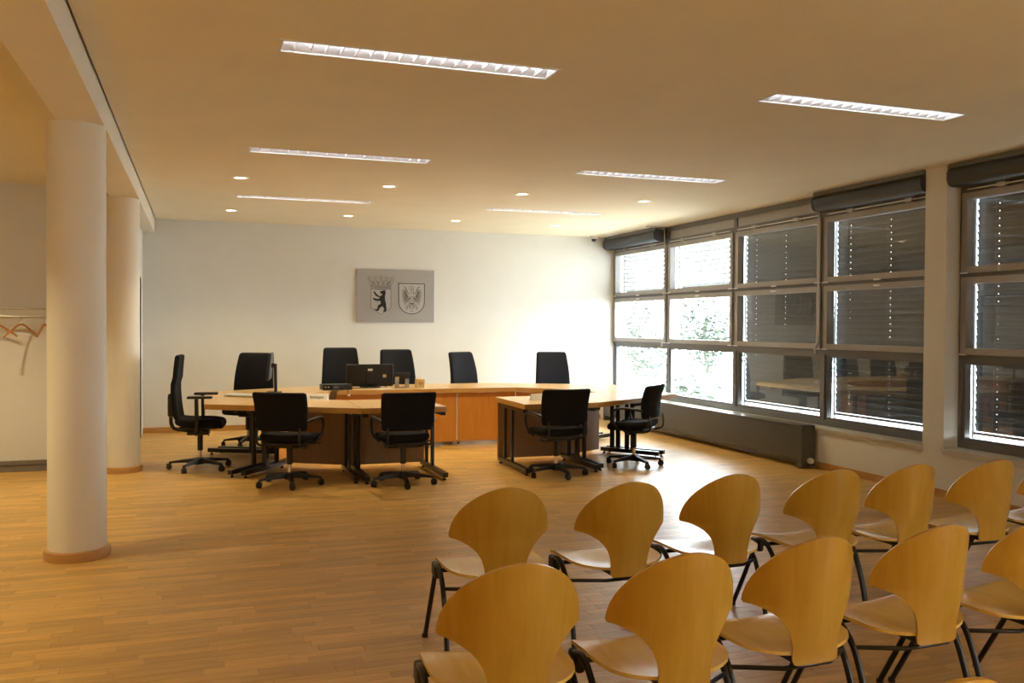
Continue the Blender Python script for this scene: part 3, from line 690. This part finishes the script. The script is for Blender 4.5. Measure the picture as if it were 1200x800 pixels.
both('angled beech desk on the right behind the side-on chair', 'angled beech desk on the left with the name plate',
     [(4.182, 8.967), (5.365, 9.698), (4.838, 10.415), (4.182, 10.02)], [((4.23, 9.86), (4.23, 8.99)), ((4.83, 10.28), (5.30, 9.64))], [((4.185, 9.915), (4.79, 10.28), 0.05)])
both('beech side desk reaching toward the windows', 'beech side desk carrying the left monitor and keyboard',
     [(5.37, 9.70), (5.68, 9.89), (5.68, 11.695), (4.505, 11.10), (4.845, 10.42)], [((4.95, 10.36), (5.43, 9.74)), ((4.72, 11.12), (5.62, 11.58))], [((4.875, 10.50), (4.56, 11.09), 0.05)], 'panel')
both('wedge-shaped beech corner desk at the back right', 'wedge-shaped beech corner desk at the back left',
     [(4.122, 11.48), (4.50, 11.105), (5.675, 11.705), (4.122, 12.50)], [((4.55, 11.22), (5.5, 11.70)), ((4.17, 11.62), (4.17, 12.42))], [((4.13, 11.54), (4.515, 11.16), 0.05)], 'panel')
XS = [1.62, 2.4535, 3.2865, 4.12]; bl = ['left back desk with orange front panel, under the central monitor', 'middle back desk with orange front panel, facing the central gap', 'right back desk with orange front panel, next to the right corner desk']
for i in range(3):
    a, b = XS[i] + 0.001, XS[i + 1] - 0.001
    dk = desk(bl[i], [(a, 11.48), (b, 11.48), (b, 12.50), (a, 12.50)], [((a + 0.05, 11.62), (a + 0.05, 12.42)), ((b - 0.05, 11.62), (b - 0.05, 12.42))], [((a + 0.006, 11.535), (b - 0.006, 11.535), 0.05)], 'panel')
    MB().box((b - a) / 2 - 0.0115, (b - a) / 2 - 0.0005, -0.468, -0.45, 0.07, 0.70).build('gap_light_strip', 'louver', dk, smooth=False)  # bright strip in place of light showing through the panel gap

# ------------------------------------------------------------------ things on the desks
# left monitor, seen nearly edge-on
t = thing('monitor', 'slim monitor seen edge-on on the left side desk', 'monitor', (0.80, 11.30, ZT), 0.0)
mb = MB().cushion(0.25, 0.018, 0.165, 0.012, 3, lambda p: (p.x, p.y + 0.03 - 0.16 * p.z * -1 * 0.5, p.z + 0.33)); mb.build('housing', 'plastic', t)
MB().add([(-0.235, -0.0, 0.18), (0.235, -0.0, 0.18), (0.235, 0.025, 0.48), (-0.235, 0.025, 0.48)], [(0, 1, 2, 3)]).build('screen', 'screen', t, smooth=False)
MB().tube([(0, 0.10, 0.01), (0, 0.095, 0.36)], 0.02, 10).bar((0, 0.09, 0.34), (0, 0.04, 0.34), 0.06, 0.05).build('stand', 'plastic', t)
MB().cushion(0.12, 0.09, 0.008, 0.006, 3, c=(0, 0.08, 0.008)).build('foot', 'plastic', t)
t.rotation_euler = (0, 0, -PI / 2 - 0.14)
# keyboard and mouse
t = thing('keyboard', 'pale beige keyboard at the left end of the bench', 'keyboard', (0.50, 10.80, ZT), -PI / 2 + 0.9)
MB().cushion(0.22, 0.075, 0.010, 0.006, 3, lambda p: (p.x, p.y, p.z + 0.014 + 0.08 * max(0, p.y))).build('case', 'beige', t)
km = MB().cushion(0.0075, 0.0075, 0.004, 0.003, 1).mesh('key', 'white')
for r in range(5):
    for k in range(19):
        inst('key', km, t, (-0.20 + k * 0.022, -0.052 + r * 0.024, 0.028 + 0.08 * max(0, -0.052 + r * 0.024)))
t = thing('computer_mouse', 'small black mouse beside the beige keyboard', 'mouse', (0.71, 10.82, ZT), 0.4)
MB().cushion(0.055, 0.03, 0.017, 0.016, 3, lambda p: (p.x, p.y, p.z + 0.017)).build('body', 'plastic', t)
MB().tube(catmull([(0.055, 0, 0.01), (0.12, 0.03, 0.02), (0.2, 0.02, 0.004), (0.28, 0.06, 0.004)], 5), 0.0025, 6).build('cable', 'cord', t)
# name plates
def text_mesh(txt, size, mat):
    cu = bpy.data.curves.new('lettering', 'FONT'); cu.body = txt; cu.size = size; cu.align_x = 'CENTER'; cu.align_y = 'CENTER'; cu.extrude = 0.0004
    tmp = bpy.data.objects.new('lettering_tmp', cu); col.objects.link(tmp)
    bpy.context.view_layer.update()
    me = bpy.data.meshes.new_from_object(tmp.evaluated_get(bpy.context.evaluated_depsgraph_get()))
    bpy.data.objects.remove(tmp); me.materials.clear(); me.materials.append(M[mat]); return me
def plate(loc, rz, txt, label, w=0.24):
    t = thing('name_plate', label, 'name plate', loc, rz, 'folded name plates')
    h = 0.075
    MB().add([(-w / 2, -0.035, 0), (w / 2, -0.035, 0), (w / 2, 0, h), (-w / 2, 0, h), (-w / 2, 0.035, 0), (w / 2, 0.035, 0)], [(0, 1, 2, 3), (3, 2, 5, 4), (0, 3, 4), (1, 5, 2), (0, 4, 5, 1)]).build('card', 'paper', t, smooth=False)
    if txt: inst('lettering', text_mesh(txt, 0.042, 'ink'), t, (0, -0.0195, 0.0375), (math.atan2(h, 0.035), 0, 0))
    return t
plate((1.25, 10.06, ZT), -0.32, 'Beklagter', 'folded white name plate with black lettering on the left desk')
plate((3.66, 9.45, ZT), PI + 0.25, '', 'folded cream name plate half hidden behind a chair on the right desk')
# central monitor from behind
t = thing('monitor', 'wide black monitor seen from behind on the back desk', 'monitor', (2.18, 11.93, ZT + 0.001), -0.04)
MB().cushion(0.315, 0.022, 0.15, 0.014, 4, lambda p: (p.x, p.y + 0.02 - 0.1 * p.z, p.z + 0.165)).build('housing', 'plastic', t)
MB().add([(0.30, 0.046, 0.03), (-0.30, 0.046, 0.03), (-0.30, 0.019, 0.30), (0.30, 0.019, 0.30)], [(0, 1, 2, 3)]).build('screen', 'screen', t, smooth=False)
MB().box(-0.032, 0.032, -0.012, -0.004, 0.225, 0.255).build('label_plate', 'paper', t, smooth=False)
MB().box(0.17, 0.215, -0.008, 0.0, 0.135, 0.175).build('label_plate', 'tan', t, smooth=False)
MB().box(-0.05, 0.05, -0.03, 0.01, 0.06, 0.20).tube([(-0.04, -0.03, 0.1), (-0.055, -0.05, 0.01)], 0.008, 6).tube([(0.04, -0.03, 0.1), (0.055, -0.05, 0.01)], 0.008, 6).build('stand', 'plastic', t)
MB().cushion(0.13, 0.09, 0.007, 0.005, 3, c=(0, -0.01, 0.007)).build('foot', 'plastic', t)
MB().tube(catmull([(0.1, 0.0, 0.08), (0.09, -0.06, 0.03), (0.0, -0.1, 0.006), (-0.2, -0.12, 0.006), (-0.4, -0.1, 0.006)], 5), 0.004, 6).tube(catmull([(0.15, 0.0, 0.09), (0.17, -0.05, 0.04), (0.2, -0.11, 0.005), (0.1, -0.2, 0.005)], 5), 0.004, 6).build('cables', 'cord', t)
# small display on silver stand
t = thing('desk_display', 'small dark desk display on two silver feet beside the monitor', 'display', (2.58, 11.80, ZT), 0.08)
MB().cushion(0.115, 0.014, 0.065, 0.008, 3, lambda p: (p.x, p.y - 0.25 * p.z + 0.01, p.z + 0.14)).build('housing', 'plastic', t)
for sg in (-1, 1):
    MB().box(sg * 0.07 - 0.028, sg * 0.07 + 0.028, -0.035, -0.005, 0.0, 0.125).build('silver_foot', 'steel', t, bevel=0.008)
MB().box(-0.06, 0.06, -0.03, -0.01, 0.0, 0.02).build('foot_bar', 'steel', t, bevel=0.004)
MB().box(-0.1, -0.045, -0.045, -0.036, 0.12, 0.15).build('label_plate', 'tan', t, smooth=False)
# wooden block
t = thing('wooden_block', 'pale wooden box standing right of the small display', 'wooden box', (2.81, 11.74, ZT), 0.15)
MB().add([(-0.05, -0.05, 0), (0.055, -0.05, 0), (0.055, 0.05, 0), (-0.05, 0.05, 0), (-0.06, -0.05, 0.12), (0.065, -0.05, 0.12), (0.065, 0.05, 0.13), (-0.04, 0.05, 0.13)],
         [(0, 3, 2, 1), (4, 5, 6, 7), (0, 1, 5, 4), (1, 2, 6, 5), (2, 3, 7, 6), (3, 0, 4, 7)]).build('body', 'blockwood', t, bevel=0.004, smooth=False)
MB().box(-0.035, 0.04, -0.0545, -0.0495, 0.045, 0.085).build('front_plate', 'edge', t, smooth=False)
# black control box with cables
t = thing('control_box', 'flat black control box with cables hanging off the back desk', 'control box', (1.66, 11.68, ZT), 0.08)
MB().box(-0.16, 0.22, -0.10, 0.12, 0.005, 0.072).build('case', 'plastic', t, bevel=0.006)
for x in (-0.13, -0.09): MB().lathe([(0, 0), (0.011, 0), (0.010, 0.012), (0, 0.013)], 12, c=(x, -0.112, 0.04), axis='y').build('knob', 'steel', t, weld=True)
for k in range(3): MB().box(-0.03 + k * 0.022, -0.014 + k * 0.022, -0.115, -0.10, 0.035, 0.055).build('plug', 'white' if k == 1 else 'steel', t, smooth=False)
cb_ = MB()
for k in range(5): cb_.tube(catmull([(-0.03 + k * 0.018, -0.11, 0.045), (-0.04 + k * 0.02, -0.19, 0.05), (-0.08 + k * 0.018, -0.225, -0.02), (-0.10 + k * 0.014, -0.225, -0.16), (-0.10 + k * 0.012, -0.225, -0.30)], 5), 0.0045, 6)
cb_.tube(catmull([(0.06, -0.11, 0.05), (0.10, -0.17, 0.03), (0.13, -0.215, 0.01), (0.14, -0.225, -0.05)], 5), 0.0045, 6)
cb_.build('cables', 'cord', t)
MB().cushion(0.016, 0.01, 0.014, 0.006, 2, c=(0.145, -0.23, -0.06)).build('white_plug', 'white', t)
for k, (x, yy, w, d, rz, lab) in enumerate(((2.32, 11.66, 0.21, 0.15, 0.2, 'white paper sheet lying in front of the central monitor'),)):
    o = MB().box(-w / 2, w / 2, -d / 2, d / 2, 0, 0.006).build('paper_stack', 'paper', smooth=False); o.location = (x, yy, ZT); o.rotation_euler = (0, 0, rz); tag(o, lab, 'paper')
# small floor outlet box beside the bench (grey strip at the panel foot)
o = MB().box(-0.16, 0.16, -0.04, 0.04, 0, 0.02).build('cable_bridge', 'steel', bevel=0.005, smooth=False); o.location = (2.86, 11.40, 0); tag(o, 'flat grey metal strip on the floor before the orange panels', 'cable cover')

# ------------------------------------------------------------------ crest board on the back wall
YC = D - 0.034; cx0, cx1, cz0, cz1 = 2.354, 3.612, 1.653, 2.492
t = thing('crest_board', 'grey board with a bear shield and an eagle shield on the back wall', 'crest board', ((cx0 + cx1) / 2, YC, cz0))
W_, H_ = cx1 - cx0, cz1 - cz0
MB().box(-W_ / 2, W_ / 2, -0.0, 0.03, 0, H_).build('board', 'crest', t, bevel=0.003, smooth=False)
def px(x, y): return ((x - 565) / 806 * W_, (690 - y) / 555 * H_)
def flat(pts, y0, y1, mb):
    P = [px(*p) for p in pts]; q = MB().prism(P, 0, 1)
    mb.add([(x, y0 + (y1 - y0) * z, zz) for x, zz, z in q.v], [f[::-1] for f in q.f]); return mb
def stroke(pts, w, mb, closed=False, y=-0.003):
    P = [px(*p) for p in pts]; n = len(P); ww = w / 806 * W_ / 2
    for i in range(n if closed else n - 1):
        a, b = Vector(P[i]), Vector(P[(i + 1) % n]); d = (b - a)
        if d.length < 1e-6: continue
        d.normalize(); s = Vector((-d.y, d.x)) * ww; e = d * ww * 0.6
        c = [a - e - s, b + e - s, b + e + s, a - e + s]
        mb.add([(p.x, y, p.y) for p in c] + [(p.x, 0.0, p.y) for p in c], [(0, 1, 2, 3), (0, 4, 5, 1), (1, 5, 6, 2), (2, 6, 7, 3), (3, 7, 4, 0)])
    return mb
sh1 = [(307, 342), (512, 342), (512, 540), (408, 610), (307, 540)]
arc = [(728 + 134 * math.cos(a), 480 + 122 * math.sin(a)) for a in [PI * k / 14 for k in range(15)]]
sh2 = [(592, 280), (864, 280)] + arc
flat(sh1, -0.0012, 0.0, MB()).build('bear_shield', 'crest_light', t, smooth=False)
flat(sh2, -0.0012, 0.0, MB()).build('eagle_shield', 'crest_light', t, smooth=False)
stroke(sh1, 4, MB(), True).build('shield_outline', 'inkgrey', t, smooth=False)
stroke(sh2, 6, MB(), True).build('shield_outline', 'ink', t, smooth=False)
bear = [(455, 358), (436, 354), (426, 362), (405, 364), (401, 378), (408, 390), (422, 394), (424, 404), (396, 420), (380, 408), (362, 392), (350, 372), (336, 368), (334, 382), (345, 396), (352, 410), (372, 424), (394, 428), (396, 440), (378, 448), (352, 444), (336, 434), (328, 442), (336, 456), (352, 466), (384, 470), (400, 464), (408, 486), (406, 500), (384, 510), (374, 530), (376, 548), (362, 556), (348, 548), (350, 562), (366, 574), (388, 570), (394, 546), (414, 530), (424, 522), (438, 540), (444, 560), (430, 574), (440, 584), (460, 578), (468, 560), (464, 528), (462, 494), (452, 460), (450, 420), (458, 384)]
flat(bear, -0.004, 0.0, MB()).build('bear', 'ink', t, smooth=False)
cr = MB()
for zz in (300, 318, 338): stroke([(308 + (zz - 300) * 0.1, zz), (350, zz + 8), (408, zz + 11), (466, zz + 8), (508 - (zz - 300) * 0.1, zz)], 4, cr)
stroke([(308, 300), (312, 338)], 4, cr); stroke([(508, 300), (504, 338)], 4, cr)
for k in range(5):
    x = 290 + k * 59; b = 318 + k * 45
    top = 214 - (8 if k == 2 else 0)
    stroke([(b - 16, 300), (x - 8, top + 26), (x - 16, top + 10), (x, top), (x + 16, top + 10), (x + 8, top + 26), (b + 16, 300)], 3, cr)
    if k < 4: stroke([(b + 22, 290), (x + 24, top + 50), (x + 34, top + 50), (b + 24, 290)], 2.5, cr)
for k in range(6): stroke([(335 + k * 28, 318), (345 + k * 28, 330), (355 + k * 28, 318)], 3, cr)
cr.build('mural_crown', 'inkgrey', t, smooth=False)
eg = MB()
stroke([(700, 322), (712, 312), (735, 310), (748, 320), (742, 338), (752, 356), (746, 384), (735, 372), (728, 352), (732, 336), (718, 334), (700, 336)], 4, eg)
stroke([(728, 345), (716, 366), (714, 384)], 3, eg)
for sg in (-1, 1):
    f = lambda x, y: (730 + sg * (x - 730), y)
    stroke([f(748, 396), f(772, 376), f(784, 344), f(796, 318), f(814, 312)], 5, eg); stroke([f(760, 420), f(790, 392), f(806, 360)], 4, eg)
    for k in range(7):
        a = math.radians(-48 + k * 22); x0, y0 = 795 + k * -3, 336 + k * 13
        stroke([f(x0, y0), f(x0 + 26 * math.cos(a * 0.6), y0 + 12 + 10 * k * 0.6), f(x0 + 46 * math.cos(a * 0.55), y0 + 20 + k * 11)], 4, eg)
        stroke([f(x0 - 8, y0 + 10), f(x0 + 14 * math.cos(a * 0.6), y0 + 30 + 9 * k * 0.6), f(x0 + 30 * math.cos(a * 0.55), y0 + 38 + k * 11)], 3, eg)
    for k in range(4): stroke([f(748 + k * 4, 420 + k * 4), f(756 + k * 8, 452), f(752 + k * 12, 476 + (3 - k) * 3)], 3, eg)
    stroke([f(738, 480), f(764, 500), f(784, 524), f(792, 548), f(776, 556)], 4, eg); stroke([f(784, 524), f(770, 544)], 4, eg); stroke([f(772, 512), f(758, 520)], 3, eg)
    for k in range(3): stroke([f(732, 486), f(742 + k * 8, 520), f(736 + k * 12, 552 - k * 4)], 3, eg)
for k in range(4): stroke([(712, 412 + k * 16), (730, 420 + k * 16), (748, 412 + k * 16)], 3, eg)
stroke([(706, 490), (754, 490)], 4, eg); stroke([(718, 560), (730, 580), (742, 560)], 3, eg)
eg.build('eagle', 'inkgrey', t, smooth=False)

# ------------------------------------------------------------------ small wall fixtures
t = thing('dome_camera', 'small white and black dome camera at the top right of the back wall', 'camera', (6.40, 13.98, HC))
MB().lathe([(0.0, 0), (0.06, 0), (0.06, -0.035), (0.045, -0.045), (0.0, -0.045)], 20).build('housing', 'white', t, weld=True)
MB().lathe([(0.045, -0.045), (0.045, -0.055), (0.038, -0.075), (0.02, -0.09), (0.0, -0.094)], 18).build('dome', 'plastic', t)
# coat rail with hangers on the side wall
t = thing('coat_rail', 'double steel coat rail on the wall behind the columns', 'coat rail', (-2.0, YL, 1.67))
MB().tube([(-1.6, -0.15, 0.0), (0.95, -0.15, 0.0)], 0.011, 10).build('hanging_rail', 'steel', t)
MB().tube([(-1.6, -0.10, 0.085), (0.95, -0.10, 0.085)], 0.010, 10).tube([(-1.6, -0.18, 0.085), (0.95, -0.18, 0.085)], 0.006, 10).build('shelf_rail', 'steel', t)
for x in (-1.5, 0.85):
    MB().bar((x, 0, 0.085), (x, -0.19, 0.085), 0.012, 0.02).bar((x, -0.15, 0.085), (x, -0.15, 0.0), 0.012, 0.012).box(x - 0.02, x + 0.02, -0.008, 0, 0.03, 0.14).build('wall_bracket', 'steel', t)
def hanger_meshes():
    body = MB().tube(catmull([(-0.21, 0, -0.20), (-0.15, 0, -0.155), (-0.05, 0, -0.085), (0, 0, -0.07), (0.05, 0, -0.085), (0.15, 0, -0.155), (0.21, 0, -0.20)], 4), [0.010] * 3 + [0.012] * 19 + [0.010] * 3, 8).mesh('shoulder_bar', 'hanger')
    bar = MB().tube([(-0.20, 0, -0.195), (0.20, 0, -0.195)], 0.006, 8).mesh('trouser_bar', 'hanger')
    hook = MB().tube(catmull([(0, 0, -0.07), (0, 0, -0.03), (0.018, 0, -0.012), (0.016, 0, 0.014), (0, 0, 0.02), (-0.014, 0, 0.012)], 4), 0.0028, 6).mesh('hook', 'chrome')
    return body, bar, hook
hb, hr_, hk = hanger_meshes()
for i, (x, rz, lab) in enumerate(((-2.02, 0.35, 'wooden coat hanger at the left picture edge'), (-1.775, 0.9, 'wooden coat hanger in the middle of the rail'), (-1.55, 1.35, 'wooden coat hanger next to the near column'))):
    h = thing('coat_hanger', lab, 'coat hanger', (x, YL - 0.15, 1.66), rz, 'wooden coat hangers')
    inst('shoulder_bar', hb, h); inst('hook', hk, h)

# ------------------------------------------------------------------ outside
gr = MB().box(7.4, 160, -60, 160, -5.2, -5.0).build('ground', 'ground', smooth=False); struct(gr, 'pale paved ground outside the windows', 'ground')
def tree(x, y, z, h, r, label, n):
    t = thing('tree', label, 'tree', (x, y, z), group='trees outside the windows')
    MB().tube(catmull([(0, 0, 0), (0.05 * r, 0, h * 0.3), (-0.03 * r, 0.04 * r, h * 0.62), (0, 0, h * 0.9)], 4), [0.06 * r + 0.05 - 0.0028 * r * k for k in range(13)], 8).build('trunk', 'bark', t)
    b = MB(); rnd = random.Random(int(x * 7 + y))
    cl = [(Vector((rnd.gauss(0, 1), rnd.gauss(0, 1), rnd.gauss(0, 1))).normalized() * r * rnd.uniform(0.2, 0.8)) for _ in range(14)]
    for k in range(n):
        c = rnd.choice(cl); p = c + Vector((rnd.gauss(0, 1), rnd.gauss(0, 1), rnd.gauss(0, 0.8))) * r * 0.26
        p.z += h * 0.68; a, e = rnd.uniform(0, 2 * PI), rnd.uniform(-0.8, 0.8); s = rnd.uniform(0.10, 0.20) * (0.6 + r * 0.22)
        u = Vector((math.cos(a), math.sin(a), 0.3 * e)) * s; v = Vector((-math.sin(a) * math.cos(e), math.cos(a) * math.cos(e), math.sin(e))) * s * 0.6
        b.add([p - u, p - v, p + u, p + v], [(0, 1, 2, 3)])
    o = b.build('foliage', 'leaf', t, smooth=False); o['kind'] = 'stuff'
tree(14.5, 25.0, -5, 5.6, 1.7, 'young leafy tree just outside the window nearest the back wall', 2600)
for i, (x, y, h, r) in enumerate(((33, 64, 8.2, 3.8), (42, 68, 8.6, 3.8), (51, 64, 8.0, 3.8), (41, 54, 7.6, 3.6), (60, 72, 8.8, 4.0), (24, 66, 8.4, 3.8), (52, 53, 8.2, 3.8), (63, 58, 8.4, 4.0))):
    tree(x, y, -5, h, r, 'distant green tree in the tree line outside, %s of eight from the left' % (['second', 'third', 'fifth', 'fourth', 'sixth', 'first', 'seventh', 'eighth'][i]), 2600)
